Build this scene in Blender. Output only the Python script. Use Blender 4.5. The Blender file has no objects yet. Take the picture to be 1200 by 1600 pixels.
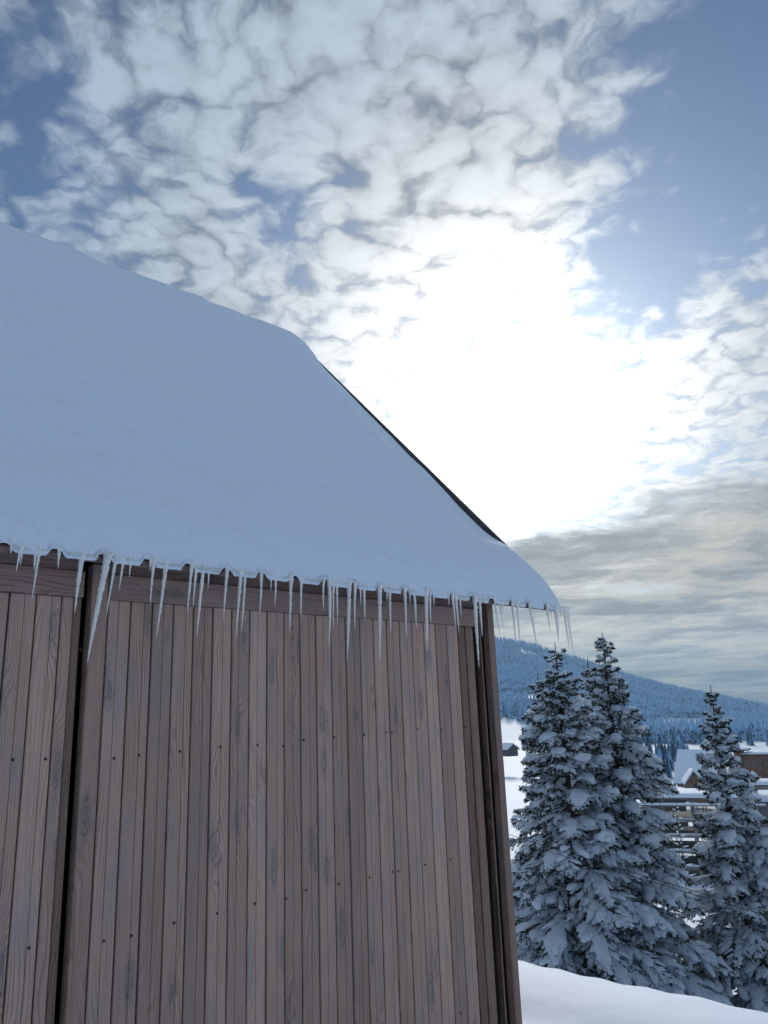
import bpy, math, random
import numpy as np
from mathutils import Matrix, Vector

# ------------------------------------------------------------------ camera, sky, sun, exposure
PITCH, ROLL, WALL_YAW = math.radians(14.6716), math.radians(-2.1136), math.radians(46.3257)
SKYK = (0.36, 0.47, 0.61)
FPX, EYE = 1190.0, 1.9                      # focal length in pixels of the 1200x1600 photo, eye height
SUN_AZ, SUN_EL = math.radians(10.5), math.radians(21.6)   # azimuth measured from +Y towards +X
scene = bpy.context.scene
col = scene.collection

c_, s_ = math.cos(ROLL), math.sin(ROLL)
_x = np.array([1.0, 0, 0]); _u = np.array([0, -math.sin(PITCH), math.cos(PITCH)])
CF = np.array([0, math.cos(PITCH), math.sin(PITCH)])
CX = c_ * _x + s_ * _u
CU = -s_ * _x + c_ * _u
cam = bpy.data.cameras.new('camera')
cam.sensor_fit = 'VERTICAL'; cam.sensor_height = 36.0; cam.lens = 36.0 * FPX / 1600.0
cam.clip_start = 0.05; cam.clip_end = 30000
cam_o = bpy.data.objects.new('camera', cam); col.objects.link(cam_o)
cam_o.matrix_world = Matrix(((CX[0], CU[0], -CF[0], 0), (CX[1], CU[1], -CF[1], 0), (CX[2], CU[2], -CF[2], EYE), (0, 0, 0, 1)))
scene.camera = cam_o

scene.view_settings.view_transform = 'Standard'
scene.view_settings.look = 'None'
scene.view_settings.gamma = 1
scene.view_settings.exposure = 0.42
scene.cycles.use_denoising = True
scene.cycles.max_bounces = 8; scene.cycles.diffuse_bounces = 6
scene.cycles.transmission_bounces = 8
scene.cycles.sample_clamp_indirect = 4.0

sun = bpy.data.lights.new('sun', 'SUN'); sun.energy = 1.7; sun.angle = math.radians(11); sun.color = (1.0, 0.95, 0.87)
sun_o = bpy.data.objects.new('sun', sun); col.objects.link(sun_o)
SUN_DIR = Vector((math.sin(SUN_AZ) * math.cos(SUN_EL), math.cos(SUN_AZ) * math.cos(SUN_EL), math.sin(SUN_EL)))
sun_o.rotation_euler = SUN_DIR.to_track_quat('Z', 'Y').to_euler()
sun_o.location = (0, 0, 60)


class NT:
    """small node-graph helper"""
    def __init__(s, tree):
        s.t = tree; s.n = tree.nodes; s.l = tree.links
    def new(s, ty, **kw):
        n = s.n.new(ty)
        for k, v in kw.items(): setattr(n, k, v)
        return n
    def put(s, sock, v):
        if v is None: return
        if isinstance(v, bpy.types.NodeSocket): s.l.new(v, sock)
        else: sock.default_value = v
    def m(s, op, a, b=None, c=None, clamp=False):
        n = s.new('ShaderNodeMath', operation=op, use_clamp=clamp)
        for i, v in enumerate((a, b, c)): s.put(n.inputs[i], v)
        return n.outputs[0]
    def v(s, op, a, b=None, scale=None):
        n = s.new('ShaderNodeVectorMath', operation=op)
        s.put(n.inputs[0], a); s.put(n.inputs[1], b)
        if scale is not None: s.put(n.inputs['Scale'], scale)
        return n.outputs['Value'] if op in ('DOT_PRODUCT', 'LENGTH', 'DISTANCE') else n.outputs[0]
    def sep(s, a):
        n = s.new('ShaderNodeSeparateXYZ'); s.put(n.inputs[0], a); return n.outputs
    def comb(s, x, y, z):
        n = s.new('ShaderNodeCombineXYZ')
        for i, v in enumerate((x, y, z)): s.put(n.inputs[i], v)
        return n.outputs[0]
    def noise(s, vec, scale, detail=4, rough=0.55, dist=0.0, dim='3D'):
        n = s.new('ShaderNodeTexNoise', noise_dimensions=dim); s.put(n.inputs['Vector'], vec)
        for k, v in (('Scale', scale), ('Detail', detail), ('Roughness', rough), ('Distortion', dist)): s.put(n.inputs[k], v)
        return n.outputs['Fac']
    def noisec(s, vec, scale, detail=2, rough=0.5, dim='3D'):
        n = s.new('ShaderNodeTexNoise', noise_dimensions=dim); s.put(n.inputs['Vector'], vec)
        for k, v in (('Scale', scale), ('Detail', detail), ('Roughness', rough)): s.put(n.inputs[k], v)
        return n.outputs['Color']
    def voro(s, vec, scale, feature='F1', smooth=0.5, rand=1.0, dim='3D'):
        n = s.new('ShaderNodeTexVoronoi', feature=feature, voronoi_dimensions=dim); s.put(n.inputs['Vector'], vec); s.put(n.inputs['Scale'], scale)
        s.put(n.inputs['Randomness'], rand)
        if feature == 'SMOOTH_F1': s.put(n.inputs['Smoothness'], smooth)
        return n.outputs['Distance']
    def ss(s, v, a, b, lo=0.0, hi=1.0):
        n = s.new('ShaderNodeMapRange', interpolation_type='SMOOTHSTEP'); s.put(n.inputs['Value'], v)
        for k, q in (('From Min', a), ('From Max', b), ('To Min', lo), ('To Max', hi)): s.put(n.inputs[k], q)
        return n.outputs[0]
    def mix(s, f, a, b, blend='MIX'):
        n = s.new('ShaderNodeMix', data_type='RGBA', blend_type=blend); s.put(n.inputs[0], f)
        s.put(n.inputs[6], a); s.put(n.inputs[7], b); return n.outputs[2]
    def ramp(s, f, stops):
        n = s.new('ShaderNodeValToRGB'); s.put(n.inputs[0], f); e = n.color_ramp.elements
        while len(e) < len(stops): e.new(0.5)
        for i, (p, c) in enumerate(stops): e[i].position = p; e[i].color = (*c, 1)
        return n.outputs[0]
    def bump(s, h, strength, dist, normal=None):
        n = s.new('ShaderNodeBump'); s.put(n.inputs['Height'], h); s.put(n.inputs['Strength'], strength)
        s.put(n.inputs['Distance'], dist); s.put(n.inputs['Normal'], normal); return n.outputs[0]


def ray(px, py):                              # direction of a photo pixel (1200x1600)
    return CF + CX * (px - 600) / FPX - CU * (py - 800) / FPX
def unit(px, py):
    v = ray(px, py); return tuple(v / np.linalg.norm(v))
def azel(px, py):
    v = ray(px, py)
    return math.atan2(v[0], v[1]), math.atan2(v[2], math.hypot(v[0], v[1]))

# ---- world: Nishita sky seen through two procedural cloud layers
world = bpy.data.worlds.new('World'); scene.world = world; world.use_nodes = True
w = NT(world.node_tree); w.n.clear()
sky = w.new('ShaderNodeTexSky', sky_type='NISHITA', sun_disc=False)
sky.sun_elevation = SUN_EL; sky.sun_rotation = SUN_AZ; sky.altitude = 900; sky.air_density = 1.0; sky.dust_density = 1.5
D0 = w.v('NORMALIZE', w.new('ShaderNodeTexCoord').outputs['Generated'])
dx, dy, dz = w.sep(D0)
zc = w.m('ADD', w.m('MAXIMUM', dz, 0.0), 0.09)
P = w.comb(w.m('DIVIDE', dx, zc), w.m('DIVIDE', dy, zc), 0.0)      # position on the cloud deck
cs = w.v('DOT_PRODUCT', D0, tuple(SUN_DIR))
ang = w.m('ARCCOSINE', w.m('MINIMUM', cs, 0.99999))                 # angle from the sun, radians
def around(px, py, deg):                                            # 1 at a direction, 0 past deg degrees
    d = w.m('ARCCOSINE', w.m('MINIMUM', w.v('DOT_PRODUCT', D0, unit(px, py)), 0.99999))
    return w.ss(d, math.radians(deg), 0.0)
wc = w.v('SUBTRACT', w.noisec(P, 3.4, 4, 0.62, '2D'), (0.5, 0.5, 0.5))
big = w.noise(P, 0.8, 5, 0.6, 0.0, '2D')
# coverage of the altocumulus deck: broken everywhere, with the clear gaps the photograph shows
cov = w.m('ADD', w.m('MULTIPLY', w.m('SUBTRACT', big, 0.5), 1.3), 0.56)
for px, py, deg, k in ((1150, 240, 13, -0.95), (985, 430, 7, -0.55), (1190, 20, 9, -0.5), (40, 250, 9, -0.5), (430, 320, 6, -0.55), (20, 80, 8, -0.3),
                       (700, 140, 19, 0.42), (300, 440, 8, 0.3), (1150, 520, 8, 0.35), (760, 400, 13, 0.40), (230, 140, 10, 0.05), (980, 640, 9, 0.5), (640, 600, 9, 0.4)):
    cov = w.m('ADD', cov, w.m('MULTIPLY', around(px, py, deg), k))
fine = w.noise(w.v('ADD', P, w.v('SCALE', wc, scale=0.18)), 11.0, 5, 0.62, 0.0, '2D')
cell = w.voro(w.v('ADD', P, w.v('SCALE', wc, scale=0.24)), 15.0, 'F1', 0.3, 0.9, '2D')
puff = w.m('SUBTRACT', w.m('ADD', w.m('MULTIPLY', fine, 1.15), 0.20), w.m('MULTIPLY', w.m('MULTIPLY', cell, cell), 0.55))
dens = w.m('ADD', w.m('SUBTRACT', cov, 0.58), w.m('MULTIPLY', w.m('SUBTRACT', puff, 0.56), 1.30))
alpha = w.ss(dens, -0.52, 0.40)
# brightness of a cloud: forward scattering around the veiled sun; raised opposite it to light the roof
lobe = w.m('ADD', w.m('MULTIPLY', w.m('EXPONENT', w.m('MULTIPLY', w.m('POWER', w.m('DIVIDE', ang, 0.175), 2.0), -1.0)), 1.3),
           w.m('MULTIPLY', w.m('EXPONENT', w.m('DIVIDE', ang, -0.29)), 0.72))
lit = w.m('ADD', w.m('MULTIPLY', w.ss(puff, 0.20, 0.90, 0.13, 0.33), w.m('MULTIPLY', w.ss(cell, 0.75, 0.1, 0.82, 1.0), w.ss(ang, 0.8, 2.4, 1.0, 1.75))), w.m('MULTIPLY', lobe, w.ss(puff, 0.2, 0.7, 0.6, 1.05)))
cloud_tint = w.mix(w.ss(ang, 0.08, 0.6), (1.0, 1.0, 0.97, 1), (0.79, 0.96, 1.17, 1))
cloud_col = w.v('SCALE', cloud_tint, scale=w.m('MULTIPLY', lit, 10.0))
blue = w.v('MULTIPLY', sky.outputs[0], SKYK)
veil = w.v('SCALE', (0.88, 1.0, 1.10), scale=w.m('MULTIPLY', lobe, 1.8))
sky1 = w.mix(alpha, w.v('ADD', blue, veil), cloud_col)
# low stratocumulus towards the horizon
Pl = w.v('ADD', w.v('MULTIPLY', P, (0.75, 1.0, 1.0)), w.v('SCALE', wc, scale=0.25))
lown = w.noise(Pl, 1.6, 6, 0.68, 0.0, '2D')
lowm = w.m('ADD', w.ss(dz, 0.31, 0.14), w.m('MULTIPLY', around(1130, 790, 9), 0.35))
lowm = w.m('SUBTRACT', lowm, w.m('MULTIPLY', around(800, 680, 9), 0.9))
lowd = w.m('MULTIPLY', w.m('SUBTRACT', lown, 0.5), 2.6)
lowa = w.m('MULTIPLY', w.ss(w.m('ADD', lowd, w.m('SUBTRACT', lowm, 0.58)), -0.55, 0.35), w.ss(dz, 0.40, 0.18))
lowb = w.m('ADD', w.ss(lowd, 0.50, -0.45, 0.23, 0.50), w.m('MULTIPLY', w.m('EXPONENT', w.m('DIVIDE', ang, -0.2)), 0.30))
low_col = w.v('SCALE', w.mix(w.ss(lowd, 0.2, -0.45), (0.93, 1.0, 1.05, 1), (1.08, 1.02, 0.90, 1)), scale=w.m('MULTIPLY', lowb, w.ss(dz, 0.15, 0.01, 9.0, 17.0)))
sky2 = w.mix(lowa, sky1, low_col)
sky2 = w.mix(w.ss(dz, -0.06, -0.01), (2.6, 3.0, 3.5, 1), sky2)      # under the horizon: far hazy land
world.cycles.sampling_method = 'MANUAL'; world.cycles.sample_map_resolution = 512
bg = w.new('ShaderNodeBackground'); bg.inputs['Strength'].default_value = 0.1
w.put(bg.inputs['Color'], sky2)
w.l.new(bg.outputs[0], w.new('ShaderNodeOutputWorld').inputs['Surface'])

# ------------------------------------------------------------------ helpers
def mat(name):
    m = bpy.data.materials.new(name); m.use_nodes = True
    t = NT(m.node_tree); b = t.n['Principled BSDF']
    return m, t, b
def obj(name, verts, faces, material, parent=None, smooth=False, loc=(0, 0, 0), rot=(0, 0, 0)):
    me = bpy.data.meshes.new(name)
    if isinstance(verts, np.ndarray) and isinstance(faces, np.ndarray):
        n, k = faces.shape
        me.vertices.add(len(verts)); me.vertices.foreach_set('co', verts.astype(np.float32).ravel())
        me.loops.add(n * k); me.loops.foreach_set('vertex_index', faces.astype(np.int32).ravel())
        me.polygons.add(n); me.polygons.foreach_set('loop_start', np.arange(0, n * k, k, dtype=np.int32))
        try: me.polygons.foreach_set('loop_total', np.full(n, k, dtype=np.int32))
        except Exception: pass
        me.update(calc_edges=True); me.validate()
    else:
        me.from_pydata([tuple(v) for v in verts], [], [tuple(f) for f in faces]); me.update()
    if smooth: me.polygons.foreach_set('use_smooth', [True] * len(me.polygons))
    me.materials.append(material)
    o = bpy.data.objects.new(name, me); col.objects.link(o)
    o.parent = parent; o.location = loc; o.rotation_euler = rot
    return o
def copy(o, parent=None, loc=None, rot=None, scale=None):
    c = o.copy(); col.objects.link(c); c.parent = parent
    if loc is not None: c.location = loc
    if rot is not None: c.rotation_euler = rot
    if scale is not None: c.scale = scale
    return c
def tag(o, label=None, cat=None, group=None, kind=None):
    for k, v in (('label', label), ('category', cat), ('group', group), ('kind', kind)):
        if v: o[k] = v
    return o
def empty(name, loc, rz=0.0):
    o = bpy.data.objects.new(name, None); col.objects.link(o); o.location = loc; o.rotation_euler = (0, 0, rz)
    o.empty_display_size = 0.1
    return o
class MB:
    def __init__(s): s.v = []; s.f = []
    def box(s, x0, x1, y0, y1, z0, z1, ch=0.0):
        b = len(s.v)
        if ch <= 0:
            s.v += [(x, y, z) for z in (z0, z1) for y in (y0, y1) for x in (x0, x1)]
            s.f += [tuple(b + i for i in q) for q in ((0, 2, 3, 1), (4, 5, 7, 6), (0, 1, 5, 4), (2, 6, 7, 3), (0, 4, 6, 2), (1, 3, 7, 5))]
        else:                                  # the four edges along the longest side are chamfered
            L = (x1 - x0, y1 - y0, z1 - z0); ax = L.index(max(L)); lo = (x0, y0, z0); hi = (x1, y1, z1)
            a, c = [i for i in range(3) if i != ax]
            ring = [(lo[a] + ch, lo[c]), (hi[a] - ch, lo[c]), (hi[a], lo[c] + ch), (hi[a], hi[c] - ch), (hi[a] - ch, hi[c]), (lo[a] + ch, hi[c]), (lo[a], hi[c] - ch), (lo[a], lo[c] + ch)]
            for e in (lo[ax], hi[ax]):
                for p, q in ring:
                    v = [0, 0, 0]; v[ax] = e; v[a] = p; v[c] = q; s.v.append(tuple(v))
            s.f += [tuple(b + i for i in range(8)), tuple(b + 15 - i for i in range(8))]
            s.f += [(b + i, b + 8 + i, b + 8 + (i + 1) % 8, b + (i + 1) % 8) for i in range(8)]
        return s
    def poly(s, pts, y0, y1):                  # x,z outline extruded along y
        b = len(s.v); n = len(pts)
        s.v += [(x, y0, z) for x, z in pts] + [(x, y1, z) for x, z in pts]
        s.f += [tuple(b + i for i in range(n)), tuple(b + 2 * n - 1 - i for i in range(n))]
        s.f += [(b + i, b + n + i, b + n + (i + 1) % n, b + (i + 1) % n) for i in range(n)]
        return s
    def tube(s, pts, rad, k=6):
        pts = [Vector(p) for p in pts]; b = len(s.v); n = len(pts)
        for i, p in enumerate(pts):
            t = (pts[min(i + 1, n - 1)] - pts[max(i - 1, 0)]).normalized()
            a = t.cross(Vector((0.31, 0.17, 0.94))).normalized(); c = t.cross(a)
            r = rad[i] if hasattr(rad, '__len__') else rad
            for j in range(k):
                q = 2 * math.pi * j / k; s.v.append(tuple(p + a * (r * math.cos(q)) + c * (r * math.sin(q))))
        for i in range(n - 1):
            for j in range(k): s.f.append((b + i * k + j, b + i * k + (j + 1) % k, b + (i + 1) * k + (j + 1) % k, b + (i + 1) * k + j))
        s.f += [tuple(b + j for j in reversed(range(k))), tuple(b + (n - 1) * k + j for j in range(k))]
        return s
    def build(s, name, material, parent=None, smooth=False, **kw):
        return obj(name, s.v, s.f, material, parent, smooth, **kw)

def vnoise(x, y, seed=0):                      # smooth value noise on arrays, 0..1
    x = np.asarray(x, float); y = np.asarray(y, float)
    xi = np.floor(x).astype(np.int64); yi = np.floor(y).astype(np.int64)
    fx = x - xi; fy = y - yi; fx = fx * fx * (3 - 2 * fx); fy = fy * fy * (3 - 2 * fy)
    def h(a, b):
        n = (a * 374761393 + b * 668265263 + seed * 982451653) & 0x7fffffff
        n = ((n ^ (n >> 13)) * 1274126177) & 0x7fffffff
        return ((n ^ (n >> 16)) & 0xffff) / 65535.0
    return (h(xi, yi) * (1 - fx) + h(xi + 1, yi) * fx) * (1 - fy) + (h(xi, yi + 1) * (1 - fx) + h(xi + 1, yi + 1) * fx) * fy
def fbm(x, y, seed=0, o=4):
    r = 0.0; a = 0.5
    for i in range(o): r = r + a * (vnoise(np.asarray(x) * 2 ** i, np.asarray(y) * 2 ** i, seed + i) - 0.5); a *= 0.5
    return r
def sst(x, a, b):
    t = np.clip((np.asarray(x, float) - a) / (b - a), 0, 1); return t * t * (3 - 2 * t)

# ------------------------------------------------------------------ materials
def wood(name, light, dark, grey, axis='Z', knots=1.0, rough=0.72):
    m, t, b = mat(name)
    tc = t.new('ShaderNodeTexCoord').outputs['Object']
    rnd = t.new('ShaderNodeObjectInfo').outputs['Random']
    x, y, z = t.sep(tc)
    if axis == 'X': x, z = z, x
    off = t.m('MULTIPLY', rnd, 37.0)
    p = t.comb(t.m('ADD', x, off), y, t.m('ADD', z, t.m('MULTIPLY', rnd, 91.0)))
    low = t.noise(t.v('MULTIPLY', p, (4.0, 3.0, 0.75)), 1.0, 2, 0.5)
    kn = t.voro(t.v('ADD', t.v('MULTIPLY', p, (9.0, 0.5, 2.1)), t.v('SCALE', t.noisec(t.v('MULTIPLY', p, (30.0, 1.0, 14.0)), 1.0, 2), scale=0.16)), 1.0)
    kd = t.m('ADD', t.m('MULTIPLY', t.ss(kn, 0.30, 0.10), 0.35), t.m('MULTIPLY', t.ss(t.m('SINE', t.m('MULTIPLY', kn, 95.0)), -0.2, 0.9), t.ss(kn, 0.26, 0.14, 0.0, 0.55)))
    coord = t.m('ADD', t.m('ADD', x, t.m('MULTIPLY', low, 0.22)), t.m('MULTIPLY', t.ss(kn, 0.5, 0.0), 0.045 * knots))
    ring = t.m('SINE', t.m('MULTIPLY', coord, 520.0))
    ring = t.ss(ring, -0.2, 0.95)
    fibre = t.noise(t.v('MULTIPLY', p, (260.0, 90.0, 3.2)), 1.0, 4, 0.6)
    blot = t.noise(t.v('MULTIPLY', p, (6.0, 4.0, 0.9)), 1.3, 4, 0.6)
    blot2 = t.noise(t.v('MULTIPLY', p, (9.0, 4.0, 2.6)), 1.0, 5, 0.65)
    f = t.m('ADD', t.m('MULTIPLY', t.m('MULTIPLY', ring, t.ss(blot, 0.38, 0.60, 0.15, 1.0)), 0.27), t.m('MULTIPLY', fibre, 0.85))
    c = t.mix(t.ss(f, 0.2, 0.95), (*light, 1), (*dark, 1))
    c = t.mix(t.m('MULTIPLY', t.ss(blot2, 0.46, 0.70), 0.70), c, (*grey, 1))
    c = t.mix(t.m('MULTIPLY', kd, 0.9 * knots), c, (grey[0] * 0.48, grey[1] * 0.56, grey[2] * 0.62, 1))
    tone = t.m('ADD', 0.80, t.m('MULTIPLY', t.m('FRACT', t.m('MULTIPLY', rnd, 17.3)), 0.38))
    c = t.v('SCALE', c, scale=tone)
    t.put(b.inputs['Base Color'], c)
    b.inputs['Roughness'].default_value = rough; b.inputs['Specular IOR Level'].default_value = 0.25
    hgt = t.m('ADD', t.m('MULTIPLY', ring, -0.35), t.m('MULTIPLY', fibre, -0.65))
    t.put(b.inputs['Normal'], t.bump(hgt, 0.5, 0.0016))
    return m
def plain(name, c, rough=0.8, var=0.25, scale=3.0, spec=0.3):
    m, t, b = mat(name)
    n = t.noise(t.new('ShaderNodeTexCoord').outputs['Object'], scale, 5, 0.6)
    lo = tuple(v * (1 - var) for v in c) + (1,); hi = tuple(v * (1 + var) for v in c) + (1,)
    t.put(b.inputs['Base Color'], t.mix(t.ss(n, 0.3, 0.7), lo, hi))
    b.inputs['Roughness'].default_value = rough; b.inputs['Specular IOR Level'].default_value = spec
    t.put(b.inputs['Normal'], t.bump(n, 0.2, 0.02))
    return m
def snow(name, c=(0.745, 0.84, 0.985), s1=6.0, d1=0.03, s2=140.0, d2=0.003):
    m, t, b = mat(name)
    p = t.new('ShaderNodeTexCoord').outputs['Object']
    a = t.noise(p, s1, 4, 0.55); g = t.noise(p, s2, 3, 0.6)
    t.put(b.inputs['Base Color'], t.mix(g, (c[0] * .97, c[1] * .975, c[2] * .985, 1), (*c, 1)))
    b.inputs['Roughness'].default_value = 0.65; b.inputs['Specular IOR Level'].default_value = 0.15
    n = t.bump(a, 0.5, d1)
    t.put(b.inputs['Normal'], t.bump(g, 0.6, d2, n))
    return m

M = {}
M['plank'] = wood('weathered_plank', (0.520, 0.362, 0.305), (0.255, 0.162, 0.132), (0.315, 0.270, 0.275))
M['trim'] = wood('trim_wood', (0.400, 0.280, 0.240), (0.180, 0.118, 0.098), (0.24, 0.205, 0.21), 'X')
M['post'] = wood('post_wood', (0.300, 0.205, 0.170), (0.13, 0.084, 0.068), (0.18, 0.15, 0.15))
M['strip'] = wood('worn_strip', (0.30, 0.195, 0.150), (0.075, 0.047, 0.038), (0.18, 0.14, 0.125), knots=0.5)
M['backing'] = plain('shade_backing', (0.012, 0.010, 0.010), 0.95, spec=0.0)  # near-black: the deep shade of the open joints is put into the colour
M['screw'] = plain('screw_metal', (0.022, 0.020, 0.022), 0.55)
M['metal'] = plain('roof_metal', (0.055, 0.048, 0.045), 0.45, 0.2, 8.0, 0.5)
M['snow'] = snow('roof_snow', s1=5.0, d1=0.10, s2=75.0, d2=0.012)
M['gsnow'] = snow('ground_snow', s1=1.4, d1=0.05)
M['tsnow'] = snow('tree_snow', (0.85, 0.92, 1.0), s1=16.0, d1=0.03, s2=90.0, d2=0.006)
M['fsnow'] = snow('far_snow', s1=0.3, d1=0.2, s2=3.0, d2=0.05)

m = M['tsnow']; t = NT(m.node_tree); b = t.n['Principled BSDF']     # thin clumps of snow let the low sun through
tr = t.new('ShaderNodeBsdfTranslucent'); tr.inputs['Color'].default_value = (0.86, 0.93, 1.0, 1)
mx = t.new('ShaderNodeMixShader'); mx.inputs[0].default_value = 0.66
t.l.new(b.outputs[0], mx.inputs[1]); t.l.new(tr.outputs[0], mx.inputs[2]); t.l.new(mx.outputs[0], t.n['Material Output'].inputs['Surface'])
m, t, b = mat('ice')
p = t.new('ShaderNodeTexCoord').outputs['Object']
b.inputs['Base Color'].default_value = (1.0, 1.0, 1.0, 1); b.inputs['Roughness'].default_value = 0.04
b.inputs['IOR'].default_value = 1.45; b.inputs['Transmission Weight'].default_value = 0.32
t.put(b.inputs['Normal'], t.bump(t.noise(t.v('MULTIPLY', p, (1.0, 1.0, 0.8)), 95.0, 3, 0.6), 0.8, 0.01))
M['ice'] = m
m, t, b = mat('eave_ice')
p = t.new('ShaderNodeTexCoord').outputs['Object']
t.put(b.inputs['Base Color'], t.mix(t.noise(p, 25.0, 3), (0.70, 0.82, 0.84, 1), (0.86, 0.92, 0.95, 1)))
b.inputs['Roughness'].default_value = 0.35; b.inputs['IOR'].default_value = 1.31; b.inputs['Transmission Weight'].default_value = 0.15
t.put(b.inputs['Normal'], t.bump(t.noise(p, 60.0, 4, 0.6), 0.9, 0.02))
M['eave_ice'] = m
m, t, b = mat('spruce_needles')
p = t.new('ShaderNodeTexCoord').outputs['Object']
t.put(b.inputs['Base Color'], t.mix(t.ss(t.noise(p, 3.5, 5, 0.65), 0.35, 0.68), (0.012, 0.022, 0.018, 1), (0.046, 0.062, 0.042, 1)))
b.inputs['Roughness'].default_value = 0.7; b.inputs['Specular IOR Level'].default_value = 0.2
M['needle'] = m
M['bark'] = plain('spruce_bark', (0.055, 0.042, 0.034), 0.9, 0.4, 9.0)
m, t, b = mat('far_spruce')                     # dark needles carrying patches of snow; haze and skylight blue put into both colours
p = t.new('ShaderNodeNewGeometry')
n1 = t.noise(t.v('MULTIPLY', p.outputs['Position'], (1.0, 1.0, 0.35)), 0.30, 5, 0.75)
nz = t.sep(p.outputs['Normal'])[2]
n1 = t.m('ADD', n1, t.m('MULTIPLY', t.m('SUBTRACT', t.noise(p.outputs['Position'], 0.007, 3, 0.6), 0.5), 0.38))
fac = t.ss(t.m('ADD', n1, t.m('MULTIPLY', nz, 0.22)), 0.47, 0.70)
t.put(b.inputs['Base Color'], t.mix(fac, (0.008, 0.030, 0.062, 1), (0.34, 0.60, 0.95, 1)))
b.inputs['Roughness'].default_value = 0.9; b.inputs['Specular IOR Level'].default_value = 0.1
M['far_spruce'] = m
M['concrete'] = plain('raw_concrete', (0.20, 0.195, 0.185), 0.9, 0.3, 0.8)
M['brown'] = plain('brown_cladding', (0.15, 0.068, 0.045), 0.8, 0.25, 0.7)
M['logs'] = plain('chalet_timber', (0.19, 0.10, 0.06), 0.8, 0.3, 0.8)
M['darkroof'] = plain('dark_roofing', (0.06, 0.055, 0.055), 0.7, 0.2, 0.6)
M['paint'] = plain('pale_boards', (0.30, 0.29, 0.28), 0.8, 0.2, 0.6)
M['wire'] = plain('cable_rubber', (0.03, 0.03, 0.03), 0.6)
m, t, b = mat('window_glass')
b.inputs['Base Color'].default_value = (0.03, 0.035, 0.045, 1); b.inputs['Roughness'].default_value = 0.08
M['glass'] = m

# ------------------------------------------------------------------ ground: plateau, bank, valley and the wooded hill
DV = np.array([math.sin(WALL_YAW), math.cos(WALL_YAW), 0.0])        # along the barn wall
NV = np.array([math.cos(WALL_YAW), -math.sin(WALL_YAW), 0.0])       # out of the wall, to the camera's side
WALL = 3.2                                                            # distance of the wall plane from the eye
_rp = [(765, 997), (830, 1008), (880, 1022), (930, 1040), (1000, 1062), (1060, 1078), (1120, 1090), (1200, 1108)]
_ra = [azel(*q) for q in _rp]
RAZ = np.array([-3.2, -0.9, -0.3] + [a for a, e in _ra] + [0.62, 1.2, 3.2]); REL = np.array([0.10, 0.105, 0.10] + [e for a, e in _ra] + [-0.013, -0.016, 0.0])
HILL0, HILL1 = 900.0, 2400.0
def ground_z(x, y):
    x = np.asarray(x, float); y = np.asarray(y, float)
    r = np.hypot(x, y); az = np.arctan2(x, y); tt = x * DV[0] + y * DV[1]
    z = np.interp(tt, [-9e9, 4.6, 5.05, 5.5, 6.5, 14, 40, 130, 420, 9e9], [0, 0, -0.015, -0.10, -0.62, -5.3, -14.0, -31.5, -36.5, -36.5])
    zr = np.tan(np.interp(az, RAZ, REL)) * HILL1 - 4.0
    g = np.clip((r - HILL0) / (HILL1 - HILL0), 0, 1)
    up = (0.72 * g + 0.28 * g * g)
    roll = fbm(x / 420, y / 420, 5, 4) * 46 * np.sin(np.pi * np.clip(g, 0, 1)) 
    z = np.where(r > HILL0, z + (zr - z) * up + roll, z)
    back = np.clip((r - HILL1) / 1400.0, 0, 1)
    z = np.where(r > HILL1, zr - (zr + 110.0) * (back * back * (3 - 2 * back)), z)
    near = sst(r, 40, 8)
    z = z - 0.05 * np.exp(-((tt - 4.40 - 0.25 * (az - 0.25)) / 0.22) ** 2) * near * (r > 3)
    z = z + near * (fbm(x / 2.6, y / 2.6, 22, 2) * 0.09 * sst(tt, 3.0, 5.5) + 0.05 * sst(az, 0.12, 0.42) * sst(r, 3, 5) + fbm(x / 0.9 + 7, y / 0.9, 11, 2) * 0.03)
    z = z + sst(r, 60, 200) * (1 - sst(r, 700, 1000)) * fbm(x / 60, y / 60, 31, 4) * 3.2
    return z
azs = np.radians(np.concatenate([np.arange(-178, -6, 4.0), np.arange(-6, 36, 0.3), np.arange(36, 182, 4.0)]))
rs = np.concatenate([[0.0], np.geomspace(0.3, 7000, 330)])
A, Rr = np.meshgrid(azs, rs[1:])
gx = (Rr * np.sin(A)).ravel(); gy = (Rr * np.cos(A)).ravel()
gv = np.column_stack([gx, gy, ground_z(gx, gy)])
na, nr = len(azs), len(rs) - 1
ii, jj = np.meshgrid(np.arange(nr - 1), np.arange(na), indexing='ij')
j2 = (jj + 1) % na
gf = np.stack([ii * na + jj, ii * na + j2, (ii + 1) * na + j2, (ii + 1) * na + jj], -1).reshape(-1, 4)[:, ::-1]
gv = np.vstack([gv, [[0, 0, 0.0]]]); ci = len(gv) - 1
gf = np.vstack([gf, np.stack([np.full(na, ci), np.arange(na), (np.arange(na) + 1) % na, np.full(na, ci)], -1)[:, ::-1]])
vl = [tuple(v) for v in gv]; fl = [tuple(dict.fromkeys(int(q) for q in f)) for f in gf]
tag(obj('ground', vl, fl, M['gsnow'], smooth=True), kind='structure')

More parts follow.
